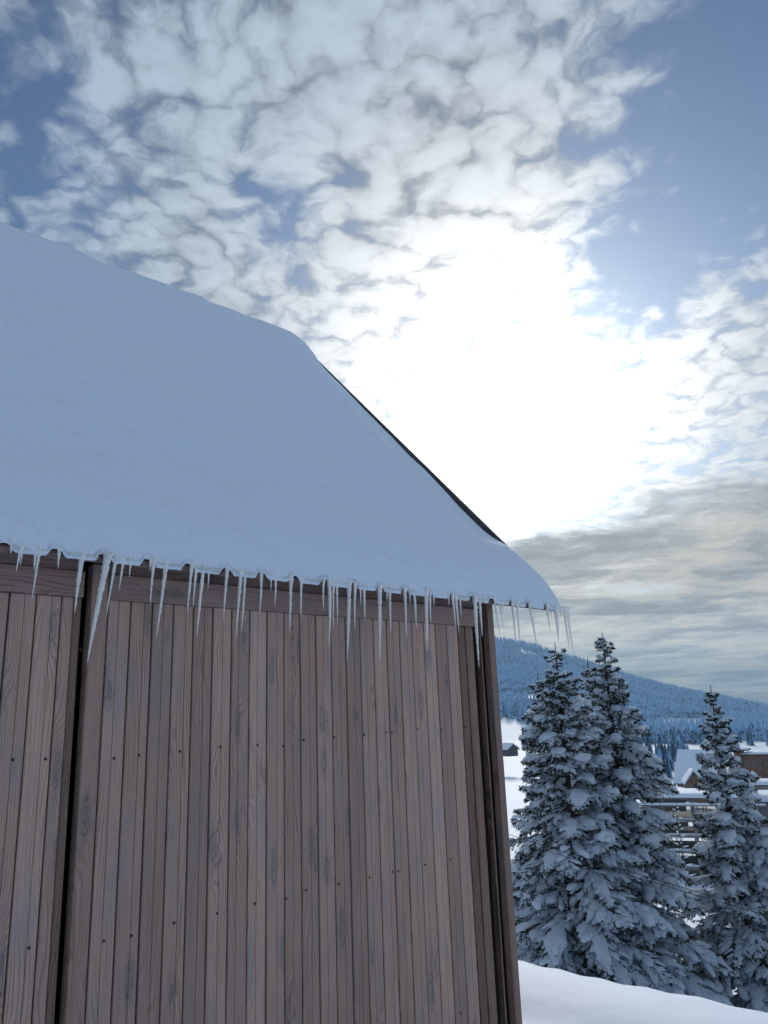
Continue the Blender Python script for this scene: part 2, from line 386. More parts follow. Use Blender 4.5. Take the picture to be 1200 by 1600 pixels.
# ------------------------------------------------------------------ the barn
TAN = math.tan(math.radians(46.7)); EAVE_Y = -0.12; EAVE_Z = 0.665 + EYE; RIDGE_Y = EAVE_Y + 3.1
X0, XEND, XW = -2.2, 4.64, 4.01
RIB0, RIBP = 0.908, 0.1965
BARN_LOC = tuple(-NV * WALL); BARN_RZ = math.atan2(DV[1], DV[0])
def Z(e): return e + EYE                        # height above the eye -> scene height
def roof_z(y): return EAVE_Z + TAN * ((y - EAVE_Y) if y <= RIDGE_Y else (2 * RIDGE_Y - EAVE_Y - y))
def wall_hit(px, py, out=0.0):                  # photo pixel -> barn-local x, z on the plane `out` metres in front of the wall
    v = ray(px, py); k = -(WALL - out) / float(NV @ v); q = v * k
    return float(q @ DV), float(q[2] + EYE)
def world_of(x, y, z): return DV * x - NV * (WALL + y) + np.array([0, 0, z])
barn = tag(empty('wooden_barn', BARN_LOC, BARN_RZ), 'brown plank barn under a steep snow-covered roof hung with icicles', 'barn')

def plank_mesh(name, w_, z0, z1, gx_):
    """board with eased edges and a shallow sawn groove, standing upright in front of y = 0"""
    h = w_ / 2; T = 0.022; e = 0.003; g = 0.0022
    prof = [(-h, 0), (-h, -T + e), (-h + e, -T), (gx_ - g, -T), (gx_, -T + 0.0045), (gx_ + g, -T), (h - e, -T), (h, -T + e), (h, 0)]
    n = len(prof); v = [(x, y, z0) for x, y in prof] + [(x, y, z1) for x, y in prof]
    f = [(i, (i + 1) % n, n + (i + 1) % n, n + i) for i in range(n)] + [tuple(range(n))[::-1], tuple(range(n, 2 * n))]
    me = bpy.data.meshes.new(name); me.from_pydata(v, [], f); me.update(); me.materials.append(M['plank']); return me
rng = random.Random(4)
PB, PT = -0.25, Z(0.505)
PW = 0.1025
pl_m = [plank_mesh('plank', PW - 0.0075, 0, PT - PB, gx_) for gx_ in (0.002, -0.004, 0.006, 0.012, -0.010)]
def add_planks(panel, x_start, count, step):
    for k in range(count):
        o = bpy.data.objects.new('plank', rng.choice(pl_m)); col.objects.link(o); o.parent = panel
        o.location = (x_start + (k + 0.5) * step, rng.uniform(-0.0022, 0.0022), PB)
def add_screws(panel, pts):
    for px, py in pts:
        x, z = wall_hit(px, py, 0.022)
        if panel['first']:
            mb = MB(); n = 8
            mb.v = [(0.0062 * math.cos(6.2832 * i / n), 0.0, 0.0062 * math.sin(6.2832 * i / n)) for i in range(n)] + [(0.0048 * math.cos(6.2832 * i / n), -0.0022, 0.0048 * math.sin(6.2832 * i / n)) for i in range(n)] + [(0, -0.0008, 0)]
            mb.f = [(i, (i + 1) % n, n + (i + 1) % n, n + i) for i in range(n)] + [(n + i, n + (i + 1) % n, 2 * n) for i in range(n)]
            add_screws.src = mb.build('screw', M['screw'], panel); o = add_screws.src; panel['first'] = 0
        elif not hasattr(add_screws, 'src'): continue
        else: o = copy(add_screws.src, panel)
        o.location = (x, -0.0238, z)
right = MB().box(1.32, 3.83, 0.002, 0.03, PB, Z(0.64)).build('wall_panel', M['backing'], barn); right['first'] = 1
add_planks(right, 1.38, 22, PW)
left = MB().box(X0, 1.262, 0.002, 0.03, PB, Z(0.64)).build('wall_panel', M['backing'], barn); left['first'] = 0
add_planks(left, 1.183 - 33 * 0.1015, 33, 0.1015)
add_screws(right, [(178, 1185), (217, 1180), (281, 1174), (344, 1167), (402, 1164), (442, 1166), (474, 1156), (522, 1152), (569, 1148), (603, 1144), (612, 1145), (652, 1139), (690, 1140), (727, 1136),
                   (162, 1470), (205, 1462), (272, 1442), (339, 1427), (398, 1412), (447, 1404), (478, 1391), (529, 1381), (577, 1371), (613, 1362), (622, 1361), (664, 1351), (703, 1343), (720, 1583)])
add_screws(left, [(20, 1187), (71, 1186), (45, 1481)])
del right['first'], left['first']
# half board and dark jamb strip closing the left panel, then the open joint, then the first full-height board
MB().box(1.186, 1.231, -0.021, 0.0, PB, PT, 0.003).build('edge_board', M['plank'], barn)
MB().box(1.235, 1.268, -0.012, 0.03, PB, PT, 0.003).build('jamb_strip', M['strip'], barn)
MB().box(1.24, 1.34, 0.16, 0.18, PB, Z(0.66)).build('joint_backing', M['backing'], barn)
MB().box(1.306, 1.377, -0.024, 0.04, PB, Z(0.655), 0.004).build('frame_board', M['plank'], barn)
# horizontal boards below the eave
TB, TT = 0.507, 0.618
MB().box(X0, 1.266, -0.034, -0.001, Z(TB), Z(TT), 0.003).build('trim_board', M['trim'], barn)
MB().box(1.380, 3.80, -0.034, -0.001, Z(TB), Z(TT), 0.003).build('trim_board', M['trim'], barn)
MB().box(X0, 1.266, -0.012, 0.02, Z(TT) + 0.004, Z(0.70), 0.002).build('frieze_board', M['trim'], barn)
MB().box(1.380, 3.80, -0.012, 0.02, Z(TT) + 0.004, Z(0.70), 0.002).build('frieze_board', M['trim'], barn)
# weathered strips, dark joints and the corner post
for xa, xb, ya in ((3.640, 3.692, -0.020), (3.694, 3.716, -0.006), (3.719, 3.742, -0.014), (3.745, 3.800, -0.004)):
    MB().box(xa, xb, ya, 0.03 if ya < 0 else 0.05, PB, PT if xa > 3.7 else PT, 0.003).build('corner_strip', M['strip'], barn)
MB().box(3.78, 3.98, 0.17, 0.19, PB, Z(0.78)).build('joint_backing', M['backing'], barn)
MB().box(3.832, 3.842, 0.06, 0.17, PB, Z(0.72)).build('joint_light_block', M['backing'], barn)  # this and the next board are added to keep light out of the joint
MB().box(3.930, 3.945, 0.03, 0.17, PB, Z(0.72)).build('joint_light_block', M['backing'], barn)
MB().box(3.886, 3.899, 0.01, 0.06, PB, Z(0.74)).build('batten', M['strip'], barn)
MB().box(3.950, XW, -0.015, 0.09, PB, Z(0.735), 0.004).build('corner_post', M['post'], barn)
# gable ends and rear wall (behind the boarding)
DEPTH = 2 * RIDGE_Y
for xx in (XW - 0.06, X0 + 0.0):
    pts = [(0.095, PB), (DEPTH - 0.095, PB), (DEPTH - 0.095, roof_z(0.10) - 0.05), (RIDGE_Y, roof_z(RIDGE_Y) - 0.06), (0.095, roof_z(0.10) - 0.05)]
    v = [(xx, y, z) for y, z in pts] + [(xx + 0.055, y, z) for y, z in pts]; n = 5
    f = [tuple(range(5))[::-1], tuple(range(5, 10))] + [(i, (i + 1) % n, n + (i + 1) % n, n + i) for i in range(n)]
    obj('gable_wall', v, f, M['plank'], barn)
MB().box(X0, XW, DEPTH - 0.09, DEPTH - 0.03, PB, roof_z(DEPTH - 0.05) - 0.03).build('rear_wall', M['plank'], barn)
# eave purlin that carries the roof sheet
def slab_under(name, x0, x1, ya, yb, t_, gap, material):   # board lying against the underside of the roof slope
    v = []
    for x in (x0, x1):
        v += [(x, ya, roof_z(ya) - gap), (x, yb, roof_z(yb) - gap), (x, yb, roof_z(yb) - gap - t_), (x, ya, roof_z(ya) - gap - t_)]
    f = [(0, 1, 2, 3), (7, 6, 5, 4), (0, 4, 5, 1), (1, 5, 6, 2), (2, 6, 7, 3), (3, 7, 4, 0)]
    return obj(name, v, f, material, barn)
slab_under('eave_board', X0, XEND - 0.02, EAVE_Y + 0.012, EAVE_Y + 0.045, 0.030, 0.004, M['trim'])
for yy in (0.9, 1.9, 2.8):
    slab_under('purlin', X0, XEND - 0.05, yy, yy + 0.06, 0.07, 0.004, M['strip'])

# trapezoidal roof sheet, both slopes
RH = 0.034
def rib(x):
    q = np.abs(((np.asarray(x) - RIB0) / RIBP + 0.5) % 1.0 - 0.5) * RIBP
    return RH * (1 - np.clip((q - 0.017) / 0.021, 0, 1)) * (np.asarray(x) < XEND - 0.06)
bx = []
k0 = math.floor((X0 - RIB0) / RIBP) - 1
for k in range(k0, k0 + 40):
    cx = RIB0 + k * RIBP
    for o_ in (-0.038, -0.017, 0.017, 0.038):
        if X0 < cx + o_ < XEND: bx.append(cx + o_)
bx = np.array([X0] + bx + [XEND])
for side in (0, 1):
    v = []
    for yy in (EAVE_Y, RIDGE_Y):
        for x in bx:
            y = yy if side == 0 else 2 * RIDGE_Y - yy
            v.append((x, y, roof_z(y) + float(rib(x))))
    n = len(bx); th = 0.003
    v += [(x, y, z - th) for x, y, z in v]
    f = []
    for i in range(n - 1):
        f += [(i, i + 1, n + i + 1, n + i), (2 * n + i + 1, 2 * n + i, 3 * n + i, 3 * n + i + 1), (i, 2 * n + i, 2 * n + i + 1, i + 1)]
    obj('roof_sheet', v, f, M['metal'], barn)
# verge flashing standing above the snow along the sloping edge
for side in (0, 1):
    v = []
    for yy, lift in ((EAVE_Y + 0.16, 0.0), (RIDGE_Y, 0.0)):
        y = yy if side == 0 else 2 * RIDGE_Y - yy
        for xx, dzv in ((XEND - 0.006, -0.02), (XEND - 0.006, 0.080), (XEND + 0.014, 0.080), (XEND + 0.014, -0.045)):
            v.append((xx, y, roof_z(y) + dzv))
    f = [(0, 1, 5, 4), (1, 2, 6, 5), (2, 3, 7, 6), (3, 0, 4, 7), (0, 3, 2, 1), (4, 5, 6, 7)]
    obj('verge_board', v, f, M['metal'], barn)

# ------------------------------------------------------------------ snow lying on the roof
sx = np.concatenate([np.arange(X0, 0.6, 0.03), np.arange(0.6, XEND - 0.25, 0.011), np.arange(XEND - 0.25, XEND - 0.004, 0.008)])
sy = np.concatenate([[-0.016, -0.008], np.arange(0, 0.08, 0.008), np.arange(0.08, 0.5, 0.02), np.arange(0.5, 2.8, 0.035), np.arange(2.8, 3.4, 0.02), np.arange(3.4, 6.2, 0.12), [6.2]])
SXg, SYg = np.meshgrid(sx, sy)
q = np.abs(3.1 - SYg); basez = EAVE_Z + TAN * (3.1 - (np.sqrt(q * q + 0.055 ** 2) - 0.0)) 
SYc = np.where(SYg > 3.1, 6.2 - SYg, SYg)
T0 = 0.150 + 0.085 * sst(SYc, 2.1, 3.0) + fbm(SXg / 1.5, SYg / 1.2, 3, 3) * (0.12 - 0.10 * sst(SYc, 2.0, 2.8)) + fbm((SXg + 0.6 * SYg) / 0.5, (SYg - 0.5 * SXg) / 0.22, 9, 3) * 0.020
edge = np.clip((SYc + 0.016) / (0.17 + 0.06 * vnoise(SXg * 2.2, SXg * 0, 8)), 0, 1)
f_eave = np.sqrt(1 - (1 - edge) ** 2) ** 1.15
rr = XEND - 0.002 - SXg + 0.014 * sst(SYg, 0.30, 0.05)
wob = 0.05 * (vnoise(SYg * 2.6, SYg * 0 + 3, 2) - 0.5) + 0.025 * (vnoise(SYg * 7, SYg * 0 + 1, 5) - 0.5)
# towards the verge the wind has scooped the snow below the flashing; at the lower corner and at the ridge it stays full
full = np.maximum(sst(SYc, 0.72, 0.30), sst(SYc + 0.12 * (vnoise(SYg * 6, SYg * 0, 19) - 0.5), 2.5, 2.85))
low = 0.006 + 0.042 * sst(SYc, 0.6, 2.3) + wob * 0.25 + 0.24 * T0 * sst(rr, 0.0, 0.06) + 0.40 * T0 * np.clip(rr / 0.38, 0, 1) + 0.36 * T0 * sst(rr, 0.33 + wob * 1.6, 0.43 + wob * 1.6)
low = low + 0.012 * np.exp(-((rr - 0.43 - wob * 1.6) / 0.05) ** 2) + 0.040 * (vnoise(SYg * 5, rr * 6, 14) - 0.5) * sst(rr, 0.0, 0.1) * sst(rr, 0.5, 0.3)
rk = np.clip(rr / 0.10, 0, 1); edge_h = 0.04 + 0.055 * sst(SYc, 0.62, 0.30); bulge = edge_h + (T0 * (0.66 + 0.14 * sst(SYc, 2.2, 2.7)) + 0.05 * (vnoise(SYg * 7, SXg * 5, 23) - 0.5) * sst(SYc, 1.5, 2.3) - 0.04) * np.sqrt(1 - (1 - rk) ** 2)
thick = (low * (1 - full) + bulge * full) * f_eave
prof = rib(SXg)
top = basez + np.maximum(thick, 0.0)
sheet = EAVE_Z + TAN * np.where(SYg > 3.1, 6.2 - SYg, SYg) + prof
top = np.maximum(top, np.where(SYc > 0.0, sheet + 0.006 + 0.02 * np.clip(SYc / 0.1, 0, 1) * sst(rr, 0.03, 0.2), sheet + 0.004))
jag = 0.009 * (vnoise(SXg * 40, SYg * 0, 4) - 0.5) + 0.006 * (vnoise(SXg * 90, SYg * 0, 14) - 0.5)
top[:2] += jag[:2] * 0.6
yv = SYg + EAVE_Y; yv[:2] += jag[:2]; yv[0] -= 0.010 * (1 - prof[0] / RH) * vnoise(sx * 14, sx * 0, 6)
sv = np.column_stack([SXg.ravel(), yv.ravel(), top.ravel()])
n1, n2 = SXg.shape
i2, j2 = np.meshgrid(np.arange(n1 - 1), np.arange(n2 - 1), indexing='ij')
sf = np.stack([i2 * n2 + j2, i2 * n2 + j2 + 1, (i2 + 1) * n2 + j2 + 1, (i2 + 1) * n2 + j2], -1).reshape(-1, 4)
# skirts so that the blanket is closed down to the sheet on its edges
front = np.column_stack([sx, yv[0] + 0.004, np.minimum(sheet[0] - 0.004, top[0] - 0.006)])
right_e = np.column_stack([np.full(n1, sx[-1] + 0.001), yv[:, -1], sheet[:, -1] + 0.05 - prof[:, -1] - 0.05])
b0 = len(sv); b1 = b0 + n2
fq = np.stack([np.arange(n2 - 1) + b0, np.arange(n2 - 1) + b0 + 1, np.arange(n2 - 1) + 1, np.arange(n2 - 1)], -1)
er = np.arange(n1) * n2 + n2 - 1
rq = np.stack([er[:-1], b1 + np.arange(n1 - 1), b1 + np.arange(n1 - 1) + 1, er[1:]], -1)
roof_snow = obj('roof_snow', np.vstack([sv, front, right_e]), np.vstack([sf, fq, rq]), M['snow'], None, True, BARN_LOC, (0, 0, BARN_RZ))
tag(roof_snow, 'thick smooth blanket of snow covering the barn roof', 'snow')

# crust of ice along the lower edge of the snow
ix = np.arange(X0, XEND, 0.006)
pz = EAVE_Z + rib(ix) + 0.004; py_ = EAVE_Y - 0.008 - 0.012 * (1 - rib(ix) / RH) * vnoise(ix * 16, ix * 0, 33)
rad = (0.003 + 0.016 * vnoise(ix * 26, ix * 0, 12) * vnoise(ix * 7, ix * 0, 13)) * (1 - 0.9 * rib(ix) / RH)
mb = MB(); mb.tube([(a, b_, c - 0.002 - 0.5 * r_) for a, b_, c, r_ in zip(ix, py_, pz, rad)], list(rad), 6)
tag(mb.build('ice_crust', M['eave_ice'], None, True, loc=BARN_LOC, rot=(0, 0, BARN_RZ)), 'rough rim of ice clinging to the lower edge of the barn roof', 'ice')

# ------------------------------------------------------------------ icicles (base and tip read from the photograph)
IC = []
for sc, ox, oy, rows in (
    (3, 0, 820, ((52, 90, 52, 135, 7), (98, 100, 75, 220, 8), (106, 108, 95, 190, 6), (168, 110, 160, 215, 9), (187, 118, 150, 352, 9), (278, 118, 272, 205, 8), (387, 132, 350, 412, 15),
                 (508, 140, 409, 645, 20), (545, 160, 498, 430, 10), (580, 153, 557, 305, 9), (614, 155, 606, 245, 7), (706, 170, 702, 215, 6), (722, 172, 704, 377, 10), (780, 178, 733, 526, 12),
                 (901, 188, 878, 416, 10), (922, 190, 905, 387, 9), (955, 190, 923, 528, 12), (981, 200, 975, 302, 7), (1066, 205, 1047, 441, 10), (1130, 215, 1107, 528, 11), (1149, 215, 1132, 500, 9))),
    (3, 380, 860, ((85, 108, 77, 300, 9), (130, 116, 130, 190, 6), (152, 118, 148, 260, 8), (225, 123, 218, 377, 11), (273, 128, 271, 320, 9), (378, 138, 378, 281, 8), (403, 140, 402, 453, 12),
                   (423, 148, 422, 364, 8), (437, 148, 442, 350, 8), (497, 150, 487, 521, 13), (525, 154, 524, 376, 9), (547, 158, 552, 255, 7), (566, 158, 571, 331, 9), (638, 165, 640, 519, 14),
                   (673, 173, 674, 241, 6), (686, 173, 692, 379, 9), (740, 183, 738, 205, 5), (757, 180, 765, 401, 10), (778, 184, 783, 253, 6), (800, 188, 812, 367, 9), (857, 195, 862, 476, 13),
                   (876, 200, 879, 341, 8), (891, 203, 895, 260, 6), (962, 212, 966, 260, 6), (980, 210, 997, 358, 9), (995, 213, 1012, 386, 9), (1015, 214, 1023, 311, 7), (1085, 228, 1106, 550, 13), (1107, 228, 1121, 403, 9))),
    (5, 680, 880, ((465, 343, 508, 577, 9), (508, 333, 533, 502, 10), (530, 335, 533, 376, 8), (603, 320, 629, 617, 15), (640, 318, 662, 607, 14), (735, 318, 796, 657, 17), (873, 338, 897, 522, 14),
                   (905, 345, 909, 442, 10), (940, 345, 963, 612, 22), (980, 355, 980, 426, 12), (1005, 362, 1049, 672, 15), (1030, 366, 1081, 717, 15)))):
    for r_ in rows: IC.append((ox + r_[0] / sc, oy + r_[1] / sc, ox + r_[2] / sc, oy + r_[3] / sc, r_[4] / sc))
IC.sort()
ONES = 'zeroth first second third fourth fifth sixth seventh eighth ninth tenth eleventh twelfth thirteenth fourteenth fifteenth sixteenth seventeenth eighteenth nineteenth'.split()
def ordinal(n):
    if n < 20: return ONES[n]
    tens = {2: 'twent', 3: 'thirt', 4: 'fort', 5: 'fift', 6: 'sixt'}[n // 10]
    return tens + 'ieth' if n % 10 == 0 else tens + 'y-' + ONES[n % 10]
ir = np.random.default_rng(8)
LEAN = 0.16
dwn = np.array([0.0, 0.0, -1.0]) + NV * LEAN
for idx, (bxp, byp, txp, typ, wpx) in enumerate(IC):
    x, _z = wall_hit(bxp, byp, 0.132)
    zb = EAVE_Z + 0.012 + min(float(rib(x)), 0.006)
    B = world_of(x, EAVE_Y - 0.012, zb)
    dist = np.linalg.norm(B - np.array([0, 0, EYE]))
    # tip = B + L * dwn + s * DV seen through the tip pixel
    v = ray(txp, typ); e = np.array([0, 0, EYE])
    k, L, s2 = np.linalg.solve(np.column_stack([v, -dwn, -DV]), B - e)
    Tp = e + k * v; L = np.linalg.norm(Tp - B)
    r0 = max(0.005, 0.80 * wpx / FPX * dist)
    n = max(8, int(L / 0.013)); K = 8
    u = np.linspace(0, 1, n)
    bend = ir.normal(0, 0.006, 2) * L
    ctr = (Tp - B)[None] * u[:, None] + (DV * bend[0] + NV * bend[1])[None] * (np.sin(np.pi * u))[:, None]
    ph = ir.uniform(0, 9)
    rad = r0 * ((1 - u) ** 0.62 * 0.86 + 0.14 * np.sqrt(np.clip(1 - u, 0, 1)) + 0.65 * np.exp(-u * L / 0.022))
    rad *= 1 + 0.13 * np.sin(u * L / 0.0105 * 2 + ph) + ir.normal(0, 0.07, n)
    rad = np.maximum(rad, 0.0008)
    th = np.arange(K) / K * 2 * np.pi
    lump = 1 + ir.normal(0, 0.07, (n, K))
    V = ctr[:, None, :] + (rad[:, None] * lump)[:, :, None] * (np.cos(th)[None, :, None] * DV + np.sin(th)[None, :, None] * NV)
    V = np.vstack([V.reshape(-1, 3), ctr[-1:] - [[0, 0, 0.002]], ctr[:1]])
    F = [(i * K + j, (i + 1) * K + j, (i + 1) * K + (j + 1) % K, i * K + (j + 1) % K) for i in range(n - 1) for j in range(K)]
    F += [((n - 1) * K + j, n * K, (n - 1) * K + (j + 1) % K) for j in range(K)] + [(j, (j + 1) % K, n * K + 1) for j in range(K)]
    o = obj('icicle', V, F, M['ice'], None, True, tuple(B))
    size = 'stubby' if L < 0.09 else 'short' if L < 0.17 else 'medium' if L < 0.27 else 'long'
    if idx < 50: lab = '%s clear icicle under the barn eave, %s icicle from the left' % (size, ordinal(idx + 1))
    else: lab = '%s icicle against the sky past the corner post, %s from the post' % (size, ordinal(idx - 49))
    if abs(bxp - 508 / 3) < 1: lab = 'thickest and longest icicle, hanging by the dark joint in the planks'
    tag(o, lab, 'icicle', 'icicles along the barn eave')

# ------------------------------------------------------------------ big snow-laden spruces below the bank
def blobs(Pc, Wd, Ht, K, rg, jit=0.14):
    """N lumpy pads swept along polylines Pc[N,R,3]; half widths Wd, half heights Ht [N,R]; returns verts, quads"""
    N, R_, _ = Pc.shape
    tg = np.gradient(Pc, axis=1); tg /= np.linalg.norm(tg, axis=2, keepdims=True) + 1e-9
    side = np.cross(tg, np.array([0, 0, 1.0])); side /= np.linalg.norm(side, axis=2, keepdims=True) + 1e-6
    upv = np.cross(side, tg)
    th = np.arange(K) / K * 2 * np.pi
    j = 1 + rg.normal(0, jit, (N, R_, K))
    cw = (Wd[:, :, None] * np.cos(th) * j); ch = (Ht[:, :, None] * np.where(np.sin(th) > 0, 1.0, 0.45) * np.sin(th) * j)
    V = Pc[:, :, None, :] + cw[..., None] * side[:, :, None, :] + ch[..., None] * upv[:, :, None, :]
    i, k = np.meshgrid(np.arange(R_ - 1), np.arange(K), indexing='ij'); k2 = (k + 1) % K
    f = np.stack([i * K + k, i * K + k2, (i + 1) * K + k2, (i + 1) * K + k], -1).reshape(-1, 4)
    F = (f[None] + (np.arange(N) * R_ * K)[:, None, None]).reshape(-1, 4)
    return V.reshape(-1, 3), F
def spruce(px, py, r, half_base, seed, label, bare=0.0, taper=0.92):
    rg = np.random.default_rng(seed)
    a, e = azel(px, py); top = math.tan(e) * r + EYE
    X, Y = r * math.sin(a), r * math.cos(a); base = float(ground_z(X, Y)) - 0.1
    H = top - base
    root = tag(empty('spruce_tree', (X, Y, base)), label, 'tree', 'snowy spruces below the bank')
    mb = MB()
    lx, ly = rg.normal(0, 0.008, 2)
    hs = [0, 0.4, H * .25, H * .5, H * .75, H * .92, H]
    mb.tube([(lx * h_, ly * h_, h_) for h_ in hs], [0.19, 0.15, 0.115, 0.078, 0.042, 0.018, 0.006], 8)
    tw0, tw1, twl, pads, padw, padh = [], [], [], [], [], []
    h_ = 0.5
    S = np.linspace(0, 1, 10)
    while h_ < H - 0.20:
        g = h_ / H
        nb = int(rg.integers(5, 8)) if g < 0.90 else int(rg.integers(3, 5))
        a0 = rg.uniform(0, 6.28)
        for k in range(nb):
            th = a0 + 6.2832 * k / nb + rg.normal(0, 0.22)
            L = half_base * (1 - g) ** taper * (0.80 + 0.42 * rg.random()) * (1 + 0.16 * math.sin(th * 2 + h_ * 1.7 + seed)) + (0.06 if g < 0.9 else 0.02)
            if rg.random() < 0.10: L *= 0.62
            hh = h_ + rg.uniform(-0.09, 0.09)
            e0 = 0.62 * g - 0.05 + rg.normal(0, 0.09); bend = (0.42 + 0.42 * (1 - g)) * (1 + rg.normal(0, 0.15))
            if g > 0.93: e0, bend = 0.75, 0.12
            out = np.array([math.cos(th), math.sin(th), 0.0]); sd = np.array([-math.sin(th), math.cos(th), 0.0])
            curve = rg.normal(0, 0.10)
            pth = (np.array([lx * hh, ly * hh, hh]) + out * (L * S * (1 - 0.10 * S * S))[:, None] + sd * (curve * L * S * S)[:, None]
                   + np.array([0, 0, 1.0]) * (L * (math.tan(e0) * S - bend * S ** 2 + 0.16 * S ** 4))[:, None])
            mb.tube(pth[::3], [0.022 * math.sqrt(L) + .003, 0.014 * math.sqrt(L) + .002, 0.008 * math.sqrt(L) + .002, 0.003], 3)
            # side twigs, flat sprays that hang a little
            nt = max(3, int(L / 0.05))
            ts = np.linspace(0.14, 1.0, nt); 
            pos = np.stack([np.interp(ts, S, pth[:, c]) for c in range(3)], -1)
            for sg in (-1, 1):
                ln = (0.05 + 0.36 * L * np.sin(np.pi * np.clip(0.16 + 0.80 * ts, 0, 1)) * (1 - 0.35 * ts)) * rg.uniform(0.65, 1.15, nt)
                d = out[None] * 0.62 + sd[None] * sg * (0.92 - 0.35 * ts[:, None]) + np.array([0, 0, -0.50 + 0.45 * (g > 0.9)]) + rg.normal(0, 0.22, (nt, 3))
                d /= np.linalg.norm(d, axis=1, keepdims=True)
                tw0.append(pos); tw1.append(pos + d * ln[:, None]); twl.append(ln)
            tw0.append(pth[-2:-1]); tw1.append(pth[-1:] + out * 0.05); twl.append(np.array([0.1]))
            # snow pad along the branch
            leftness = -(out[0])                               # towards picture left the branches carry less
            load = rg.random()
            thin = bare * (0.5 + 0.5 * leftness) + 0.25 * (1 - sst(g, 0.05, 0.3)) * (leftness > 0.2)
            if load > 0.05 + 1.05 * thin:
                wmax = min(0.115, 0.052 + 0.075 * L) * (0.65 + 0.6 * rg.random()) * (0.6 if g > 0.85 else 1)
                ss = np.linspace(0.30 + 0.35 * rg.random(), 1.02, 14)
                pp = np.stack([np.interp(ss, S, pth[:, c]) for c in range(3)], -1)
                pp[-1] = pth[-1] + (pth[-1] - pth[-2]) * 0.25
                wd = wmax * np.sin(np.pi * np.linspace(0.04, 0.96, 14)) ** 0.55 * (1 + rg.normal(0, 0.20, 14)).clip(0.5, 1.6)
                pp[:, 2] += 0.035 + 0.25 * wd
                pads.append(pp); padw.append(wd); padh.append(wd * rg.uniform(0.45, 0.72))
        h_ += (0.15 + 0.14 * (1 - g)) * rg.uniform(0.8, 1.2) if g < 0.9 else rg.uniform(0.15, 0.22)
    mb.build('trunk', M['bark'], root)
    tw0 = np.vstack(tw0); tw1 = np.vstack(tw1); twl = np.concatenate(twl); N = len(tw0)
    # needles: spiky blades set round every twig
    K = 18
    s = rg.uniform(0.0, 1.02, (N, K)); dirv = (tw1 - tw0); dirn = dirv / (np.linalg.norm(dirv, axis=1, keepdims=True) + 1e-9)
    c = tw0[:, None] + dirv[:, None] * s[..., None]
    rp = rg.normal(0, 1, (N, K, 3)); rp -= (rp * dirn[:, None]).sum(-1, keepdims=True) * dirn[:, None]; rp /= np.linalg.norm(rp, axis=-1, keepdims=True) + 1e-9
    bd = dirn[:, None] * 0.8 + rp * 0.62 + np.array([0, 0, -0.12]); bl = rg.uniform(0.03, 0.07, (N, K, 1))
    wdv = np.cross(bd, rg.normal(0, 1, (N, K, 3))); wdv /= np.linalg.norm(wdv, axis=-1, keepdims=True) + 1e-9
    w_ = rg.uniform(0.006, 0.0125, (N, K, 1))
    v0 = c - wdv * w_; v1 = c + wdv * w_; v2 = c + bd * bl
    V = np.stack([v0, v1, v2], 2).reshape(-1, 3)
    crown = obj('crown', V, np.arange(len(V)).reshape(-1, 3), M['needle'], root)
    # snow: pads on branches, fingers on twigs, crumbs between the needles
    Vs, Fs = [], []
    o_ = 0
    v_, f_ = blobs(np.array(pads), np.array(padw), np.array(padh), 10, rg, 0.11); Vs.append(v_); Fs.append(f_ + o_); o_ += len(v_)
    ang_left = -(tw0[:, 0]) / (np.hypot(tw0[:, 0], tw0[:, 1]) + 0.3)
    keep = rg.random(N) > np.clip(0.17 + bare * 0.95 * ang_left + 0.22 * (vnoise(tw0[:, 0] * 2 + 50, tw0[:, 2] * 2 + tw0[:, 1], seed) - 0.5) * 2, 0.04, 0.9)
    q0, q1, ql = tw0[keep], tw1[keep], twl[keep]
    R_ = 6; u = np.linspace(0.0, 0.72, R_)[None] + rg.uniform(0.0, 0.3, (len(q0), 1))
    pc = q0[:, None] + (q1 - q0)[:, None] * u[:, :, None]
    wd = (0.024 + 0.085 * ql)[:, None] * np.sin(np.pi * np.linspace(0.06, 0.94, R_))[None] ** 0.5 * (1 + rg.normal(0, 0.28, (len(q0), R_))).clip(0.4, 1.6) * rg.uniform(0.6, 1.25, (len(q0), 1))
    pc[:, :, 2] += 0.014 + 0.3 * wd - 0.05 * u ** 2 * ql[:, None]
    v_, f_ = blobs(pc, wd, wd * 0.62, 7, rg, 0.10); Vs.append(v_); Fs.append(f_ + o_); o_ += len(v_)
    sel = rg.integers(0, N, int(N * 2.6)); cr = tw0[sel] + (tw1 - tw0)[sel] * rg.random((len(sel), 1)) + rg.normal(0, 0.02, (len(sel), 3))
    dd = rg.normal(0, 1, (len(sel), 3)); dd[:, 2] *= 0.3; dd /= np.linalg.norm(dd, axis=1, keepdims=True)
    pc = cr[:, None] + dd[:, None] * np.linspace(-0.022, 0.022, 3)[None, :, None]; pc[:, :, 2] += 0.012
    wd = rg.uniform(0.008, 0.021, (len(sel), 1)) * np.array([[0.3, 1, 0.3]])
    v_, f_ = blobs(pc, wd, wd * 0.7, 4, rg, 0.2); Vs.append(v_); Fs.append(f_ + o_)
    obj('snow_load', np.vstack(Vs), np.vstack(Fs), M['tsnow'], crown, True)
    return root
spruce(868, 1003, 14.6, 2.0, 11, 'snow-laden spruce nearest the barn corner, behind the snow bank', 0.55)
spruce(942, 988, 15.6, 2.15, 12, 'tallest snowy spruce, right one of the cluster beside the barn', 0.12)
spruce(905, 1028, 17.4, 1.7, 13, 'snowy spruce half hidden between the two tall spruces', 0.2)
spruce(836, 1052, 16.6, 1.8, 14, 'lower snowy spruce at the left edge of the cluster by the barn', 0.5)
spruce(1115, 1070, 16.8, 2.6, 15, 'snowy spruce standing apart at the right edge of the picture', 0.35, 1.2)

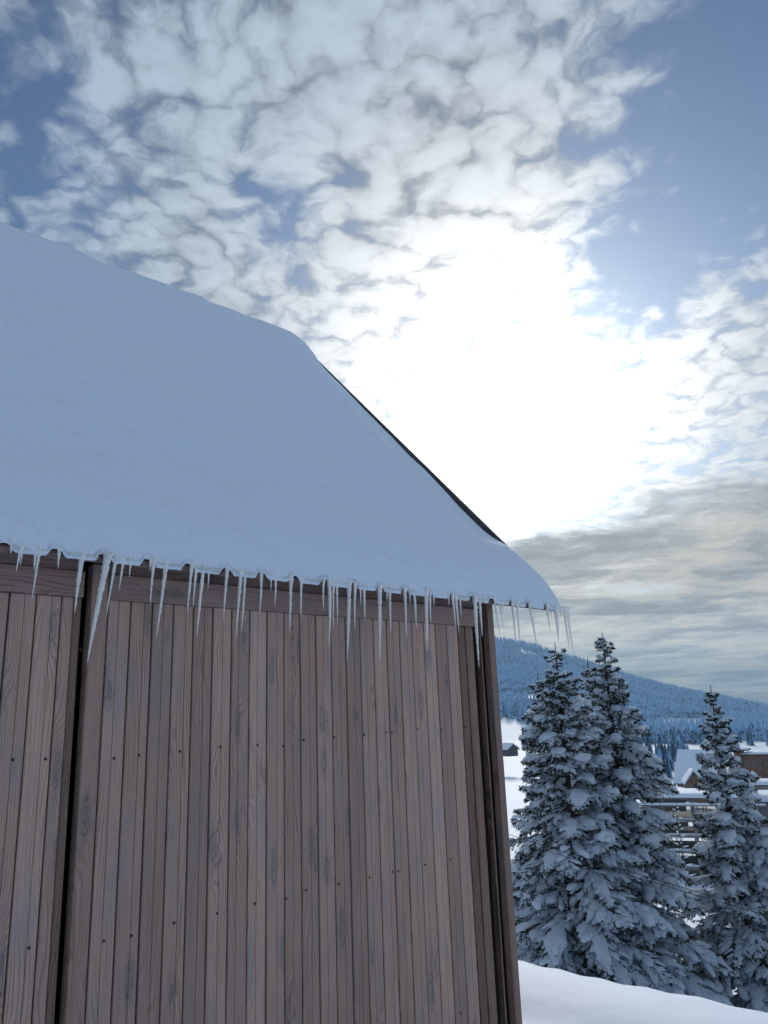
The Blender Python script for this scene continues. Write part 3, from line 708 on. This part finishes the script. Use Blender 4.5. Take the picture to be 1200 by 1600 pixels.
# ------------------------------------------------------------------ distant spruces
def far_spruce_mesh(name, seed, tiers=9, pts=11):
    """unit-height conifer of ragged drooping tiers, 0.36 wide"""
    rg = np.random.default_rng(seed); v = []; f = []
    for k in range(tiers):
        g = k / tiers; z0 = 0.06 + 0.94 * g; zt = min(1.0, z0 + 1.9 / tiers); r = 0.20 * (1 - g) ** 0.85 + 0.008
        b_ = len(v); v.append((0, 0, zt)); ph = rg.uniform(0, 6.28)
        for j in range(pts * 2):
            rr_ = r * (rg.uniform(0.85, 1.15) if j % 2 == 0 else rg.uniform(0.45, 0.7)); a = ph + math.pi * j / pts
            v.append((rr_ * math.cos(a), rr_ * math.sin(a), z0 - (0.03 if j % 2 == 0 else -0.01)))
        v.append((0, 0, z0 + 0.03))
        n = pts * 2
        for j in range(n):
            f.append((b_, b_ + 1 + j, b_ + 1 + (j + 1) % n)); f.append((b_ + n + 1, b_ + 1 + (j + 1) % n, b_ + 1 + j))
    me = bpy.data.meshes.new(name); me.from_pydata(v, [], f); me.update(); me.materials.append(M['far_spruce']); return me
trunk_me = None
def far_tree(px, py_top, r, h, seed, label, group):
    global trunk_me
    a = azel(px, py_top)[0]; X, Y = r * math.sin(a), r * math.cos(a)
    root = tag(empty('spruce_tree', (X, Y, float(ground_z(X, Y)) - 0.3)), label, 'tree', group)
    if trunk_me is None:
        mb = MB(); mb.tube([(0, 0, 0), (0, 0, 0.5), (0, 0, 0.98)], [0.014, 0.009, 0.002], 5)
        trunk_me = bpy.data.meshes.new('trunk'); trunk_me.from_pydata(mb.v, [], mb.f); trunk_me.update(); trunk_me.materials.append(M['bark'])
    rg = random.Random(seed)
    for nm, me in (('trunk', trunk_me), ('crown', FAR[seed % len(FAR)])):
        o = bpy.data.objects.new(nm, me); col.objects.link(o); o.parent = root; o.scale = (h * rg.uniform(0.8, 1.1),) * 2 + (h,); o.rotation_euler = (0, 0, rg.uniform(0, 6))
    return root
FAR = [far_spruce_mesh('crown', 70 + i) for i in range(4)]
fr = random.Random(77)
for k in range(46):
    px = fr.uniform(996, 1078); r = fr.uniform(430, 640)
    far_tree(px, 1190, r, fr.uniform(10, 17), k, 'distant spruce of the dark grove beyond the concrete frame', 'spruces of the grove beyond the village')
for k in range(14):
    px = fr.uniform(1085, 1205); r = fr.uniform(620, 820)
    far_tree(px, 1190, r, fr.uniform(9, 15), k + 50, 'distant spruce scattered behind the brown building', 'spruces behind the brown building')
far_tree(1051, 1200, 300, 9.5, 3, 'small dark spruce standing alone in the snow beside the chalet', None)
far_tree(1018, 1210, 330, 6.0, 2, 'tiny lone spruce in the snow left of the chalet', None)

# forest on the hill: one mass
hr = np.random.default_rng(5)
NF = 80000
haz = hr.uniform(math.radians(-22), math.radians(34), NF); hg = hr.random(NF) ** 0.9
hrad = HILL0 * 0.86 + (HILL1 + 70 - HILL0 * 0.86) * hg
hx, hy = hrad * np.sin(haz), hrad * np.cos(haz); hz = ground_z(hx, hy)
dens = vnoise(hx / 130, hy / 130, 41)
hel = np.degrees(np.arctan2(hz - EYE, hrad)); had = np.degrees(haz)
clear_ = (np.abs(had - 19.6 - (hel + 1.75) * 3) < 2.2) & (np.abs(hel + 1.55 + 0.05 * (had - 19.6)) < 0.42)
clear_ |= (had < 9.3) & (hel < -1.7)
keepf = (dens > 0.22) & ~clear_ & (hr.random(NF) < np.clip(0.45 + hg, 0, 1))
hx, hy, hz = hx[keepf], hy[keepf], hz[keepf]; NF = len(hx)
hh = hr.uniform(9, 21, NF) * np.where(hr.random(NF) < 0.2, 0.6, 1); hw = hh * hr.uniform(0.15, 0.22, NF)
KK = 5
th = np.arange(KK) / KK * 2 * np.pi
ring = np.stack([np.cos(th), np.sin(th)], -1)
tv = np.zeros((NF, 2 * (KK + 1), 3)); rot = hr.uniform(0, 6.28, NF)
for tier, (zb, zt_, wf) in enumerate(((0.02, 0.66, 1.0), (0.42, 1.0, 0.62))):
    a = th[None] + rot[:, None] + tier * 0.6
    jit_ = hr.uniform(0.75, 1.25, (NF, KK))
    tv[:, tier * 6:tier * 6 + 5, 0] = hx[:, None] + np.cos(a) * hw[:, None] * wf * jit_
    tv[:, tier * 6:tier * 6 + 5, 1] = hy[:, None] + np.sin(a) * hw[:, None] * wf * jit_
    tv[:, tier * 6:tier * 6 + 5, 2] = (hz + hh * zb)[:, None]
    tv[:, tier * 6 + 5, 0] = hx; tv[:, tier * 6 + 5, 1] = hy; tv[:, tier * 6 + 5, 2] = hz + hh * zt_
tf = np.array([(tier * 6 + j, tier * 6 + (j + 1) % 5, tier * 6 + 5) for tier in range(2) for j in range(5)])
tf = (tf[None] + (np.arange(NF) * 12)[:, None, None]).reshape(-1, 3)
tag(obj('hill_forest', tv.reshape(-1, 3), tf, M['far_spruce']), 'snow-dusted conifer forest covering the far hill', 'forest', kind='stuff')

# ------------------------------------------------------------------ village in the valley
def spot(px, py, r):                            # point on a photo ray at ground distance r
    v = ray(px, py); k = r / math.hypot(v[0], v[1]); return v * k + np.array([0, 0, EYE])
def site(name, px, r, label, cat, zbase=None, turn=0.0):
    a = azel(px, 1200)[0]; X, Y = r * math.sin(a), r * math.cos(a)
    return tag(empty(name, (X, Y, float(ground_z(X, Y)) if zbase is None else zbase), -a + turn), label, cat)
def snow_slab(name, parent, x0, x1, y0, y1, z, h, seed=1, nx=14, ny=8):
    """rounded blanket on a flat roof"""
    u = np.linspace(0, 1, nx); vv = np.linspace(0, 1, ny); U_, V_ = np.meshgrid(u, vv)
    ed = np.minimum.reduce([U_ * (x1 - x0), (1 - U_) * (x1 - x0), V_ * (y1 - y0), (1 - V_) * (y1 - y0)])
    top_ = z + h * (0.35 + 0.65 * np.clip(ed / (h * 1.2), 0, 1) ** 0.5) + h * 0.25 * fbm(U_ * 6, V_ * 4, seed, 3)
    v = [(x0 + a * (x1 - x0), y0 + b_ * (y1 - y0), c) for a, b_, c in zip(U_.ravel(), V_.ravel(), top_.ravel())]
    f = [(i * nx + j, i * nx + j + 1, (i + 1) * nx + j + 1, (i + 1) * nx + j) for i in range(ny - 1) for j in range(nx - 1)]
    per = [j for j in range(nx)] + [i * nx + nx - 1 for i in range(1, ny)] + [(ny - 1) * nx + j for j in range(nx - 2, -1, -1)] + [i * nx for i in range(ny - 2, 0, -1)]
    b_ = len(v); v += [(v[i][0], v[i][1], z) for i in per]; n = len(per)
    f += [(per[k], b_ + k, b_ + (k + 1) % n, per[(k + 1) % n]) for k in range(n)]
    return obj(name, v, f, M['fsnow'], parent, True)
# unfinished concrete frame
R1 = 176.0; mpp = R1 / FPX * 1.03
zr = spot(1060, 1246, R1)[2]
cb = site('concrete_building', 1055, R1, 'unfinished concrete frame building with open floors and snowy flat roof', 'building', 0.0)
zg = float(ground_z(*spot(1055, 1300, R1)[:2])) - 1
xs_c = [(p - 1055) * mpp for p in (994, 1033, 1071, 1110, 1149)]
roof = MB().box(xs_c[0] - 1.0, xs_c[-1] + 1, -0.3, 12, zr - 0.35, zr).build('roof_slab', M['concrete'], cb)
snow_slab('snow_cover', roof, xs_c[0] - 1.2, xs_c[-1] + 1.2, -0.5, 12.2, zr + 0.002, 0.75, 3)
can = MB().box(xs_c[0] - 2.2, xs_c[-1] + 1.4, -2.2, -0.31, zr - 1.45, zr - 1.2).build('canopy', M['concrete'], cb)
snow_slab('snow_cover', can, xs_c[0] - 2.3, xs_c[-1] + 1.5, -2.3, -0.35, zr - 1.195, 0.28, 5, 20, 4)
lev = [zr - 1.2 - 2.95 * k for k in range(1, 6)]
for zf in lev:
    if zf < zg: continue
    s_f = MB().box(xs_c[0] - 0.4, xs_c[-1] + 0.4, -0.25, 11.8, zf - 0.55, zf).build('floor_slab', M['concrete'], cb)
    snow_slab('snow_drift', s_f, xs_c[0] - 0.3, xs_c[-1] + 0.3, -0.2, 1.5, zf + 0.003, 0.22, 7, 20, 4)
for yy in (0.0, 5.6, 11.2):
    for x in xs_c:
        MB().box(x - 0.32, x + 0.32, yy + 0.01, yy + 0.6, zg, zr - 0.352).build('column', M['concrete'], cb)
pr = random.Random(3)
for zf in [zr - 1.2] + lev[:-1]:
    for x in xs_c[:-1]:
        for k in range(3):
            xx = x + 1.0 + k * 0.85 + pr.uniform(-0.2, 0.2)
            MB().box(xx - 0.11, xx + 0.11, 3.0, 3.22, zf - 2.95 + 0.01, zf - 0.56).build('prop', M['concrete'], cb)
# chalet: steep snowy roof above a timber gable
R2 = 300.0
def gable_house(name, px, r, zeave, w_, d_, h_roof, zb, turn, label, wallm, eave=0.8):
    o = site(name, px, r, label, 'house', zeave, turn)
    hw_ = w_ / 2
    MB().poly([(-hw_, zb), (hw_, zb), (hw_, 0), (0, h_roof), (-hw_, 0)], -d_ / 2, d_ / 2).build('wall', wallm, o)
    for sg in (-1, 1):
        k = h_roof / hw_; x1 = sg * (hw_ + eave)
        pts = [(0, h_roof + 0.02), (x1, -eave * k + 0.02), (x1, -eave * k + 0.3), (0, h_roof + 0.35)]
        rf = MB().poly(pts if sg > 0 else pts[::-1], -d_ / 2 - 0.9, d_ / 2 + 0.9).build('roof', M['darkroof'], o)
        pts = [(0, h_roof + 0.36), (x1, -eave * k + 0.31), (x1 * 1.01, -eave * k + 0.75), (x1 * 0.93, -eave * k * 0.55 + 1.1), (0, h_roof + 1.0)]
        MB().poly(pts if sg > 0 else pts[::-1], -d_ / 2 - 0.8, d_ / 2 + 0.8).build('snow_cover', M['fsnow'], rf)
    return o
def window(parent, x0, x1, z0, z1, y):
    f = MB().box(x0 - 0.1, x1 + 0.1, y - 0.06, y - 0.002, z0 - 0.1, z1 + 0.1).build('window', M['paint'], parent)
    MB().box(x0, x1, y - 0.07, y - 0.061, z0, z1).build('pane', M['glass'], f)
ch = gable_house('chalet', 1094, R2, spot(1094, 1218, R2)[2], 11.5, 13, 9.0, -7, math.radians(68), 'timber chalet with a big steep snow-covered roof', M['logs'])
wing = gable_house('chalet_annex', 1080, R2 - 16, spot(1080, 1222, R2 - 16)[2], 5.2, 6, 3.4, -5, math.radians(8), 'small brown gabled annex in front of the chalet', M['logs'], 0.6)
window(wing, -0.7, 0.7, -1.8, -0.4, -3.0)
# brown flat-roofed hotel block
R3 = 330.0; z3 = spot(1180, 1180, R3)[2]
bb = site('brown_building', 1196, R3, 'long brown clad building with a flat snowy roof at the right edge', 'building', 0.0, math.radians(-10))
zb3 = float(ground_z(*spot(1196, 1240, R3)[:2])) - 1
bw = MB().box(-7.5, 16, 0, 12, zb3, z3).build('wall', M['brown'], bb)
for k in range(9):
    x = -7.4 + k * 2.6
    MB().box(x, x + 0.28, -0.14, -0.002, z3 - 6.5, z3 - 0.2).build('panel_strip', M['logs'], bw)
for k in range(8):
    x = -6.6 + k * 2.6; window(bw, x, x + 1.3, z3 - 4.2, z3 - 2.2, 0.0)
rf = MB().box(-8.2, 16.7, -0.7, 12.7, z3 + 0.002, z3 + 0.35).build('roof', M['darkroof'], bb)
snow_slab('snow_cover', rf, -8.1, 16.6, -0.6, 12.6, z3 + 0.352, 0.7, 9)
tw = MB().box(-10.2, -7.52, -1.0, 5, zb3, z3 + 1.6).build('stair_tower', M['brown'], bb)
rf = MB().box(-10.7, -5.0, -1.5, 5.5, z3 + 1.602, z3 + 2.0).build('roof', M['darkroof'], tw)
snow_slab('snow_cover', tw, -10.6, -5.1, -1.4, 5.4, z3 + 2.002, 0.6, 10, 8, 6)
# low buildings with flat snow roofs in front of it
def low_building(px, py, r, w0, w1, dep, h, wallm, label, seed, sn=0.8):
    z = spot(px, py, r)[2]; o = site('flat_roofed_building', px, r, label, 'building', 0.0)
    zb = float(ground_z(*spot(px, py + 30, r)[:2])) - 1
    wl = MB().box(w0, w1, 0, dep, min(zb, z - h), z - 0.3).build('wall', wallm, o)
    nwin = int((w1 - w0) / 3.2)
    for k in range(nwin):
        x = w0 + 0.9 + k * 3.2; window(wl, x, x + 1.5, z - 2.2, z - 1.0, 0.0)
    rf = MB().box(w0 - 0.7, w1 + 0.7, -0.9, dep + 0.7, z - 0.298, z).build('roof', M['darkroof'], o)
    snow_slab('snow_cover', rf, w0 - 0.8, w1 + 0.8, -1.0, dep + 0.8, z + 0.002, sn, seed, 18, 8)
    return o
low_building(1160, 1226, 235.0, -5.0, 18, 10, 4, M['paint'], 'low pale building under a flat snowy roof below the brown building', 21)
low_building(1165, 1252, 190.0, -7.0, 16, 12, 4, M['concrete'], 'nearest low building whose flat roof carries the thickest snow', 22, 1.3)
sh = gable_house('shed', 1033, 205.0, spot(1033, 1237, 205.0)[2], 9.0, 6, 1.5, -8, 0.0, 'dark low-pitched shed roof just behind the concrete frame', M['darkroof'], 0.5)
for c in list(sh.children):
    for g in list(c.children):
        g.scale = (1, 1, 0.55)
gable_house('hut', 797, 470.0, spot(797, 1170, 470.0)[2], 7.0, 8, 2.4, -4, math.radians(35), 'small dark hut in the snowfield beside the barn corner', M['darkroof'])

# bare sapling in front of the concrete frame
R5 = 120.0; sp = spot(1061, 1300, R5); zs = float(ground_z(sp[0], sp[1]))
sap = tag(empty('sapling', (sp[0], sp[1], zs)), 'thin snow-covered sapling in front of the concrete frame', 'tree')
ztop = spot(1061, 1250, R5)[2] - zs
mb = MB(); mb.tube([(0, 0, 0), (0.05, 0, ztop * .5), (0, 0, ztop)], [0.10, 0.06, 0.02], 5); mb.build('trunk', M['bark'], sap)
mb = MB(); mc = MB(); sr = random.Random(6)
for k in range(34):
    z0 = ztop * (0.35 + 0.63 * k / 34); a = k * 2.4; l = 0.35 + 1.2 * (1 - k / 34)
    p1 = (math.cos(a) * l, math.sin(a) * l, z0 + 0.25)
    mb.tube([(0, 0, z0), p1], [0.03, 0.012], 4); mc.tube([(p1[0] * .2, p1[1] * .2, z0 + 0.09), (p1[0] * .6, p1[1] * .6, z0 + 0.2), (p1[0], p1[1], p1[2] + 0.05)], [0.03, 0.09, 0.03], 5)
cr = mb.build('crown', M['bark'], sap); mc.build('snow_load', M['fsnow'], cr, True)

# overhead cables crossing in front of the spruces
for k, (pa, pb, dyp) in enumerate((((800, 1318), (1230, 1436), 0), ((800, 1310), (1230, 1432), 0))):
    A_ = spot(*pa, 11.5); B_ = spot(*pb, 9.5); A_ = A_ + (A_ - B_) * 1.5; B_ = B_ + (B_ - A_) * 1.5
    pts = [A_ + (B_ - A_) * u - np.array([0, 0, 0.25 * 4 * u * (1 - u)]) + np.array([0, 0, 0.22]) for u in np.linspace(0, 1, 24)]
    mb = MB(); mb.tube(pts, 0.004, 5)
    tag(mb.build('cable', M['wire'], None, True), ('upper' if k else 'lower') + ' thin dark cable slanting across the snowy spruces', 'cable')

# ------------------------------------------------------------------ winter air
hz_m = bpy.data.materials.new('winter_air'); hz_m.use_nodes = True
t = NT(hz_m.node_tree); t.n.clear()
pv = t.new('ShaderNodeVolumePrincipled'); pv.inputs['Color'].default_value = (0.50, 0.78, 1.0, 1); pv.inputs['Density'].default_value = 0.00024
t.l.new(pv.outputs[0], t.new('ShaderNodeOutputMaterial').inputs['Volume'])
zmax = float(max((hz + hh).max(), gv[:, 2].max())) + 6
tag(MB().box(-7200, 7200, -7200, 7200, float(gv[:, 2].min()) - 1.5, zmax).build('haze', hz_m), kind='stuff')
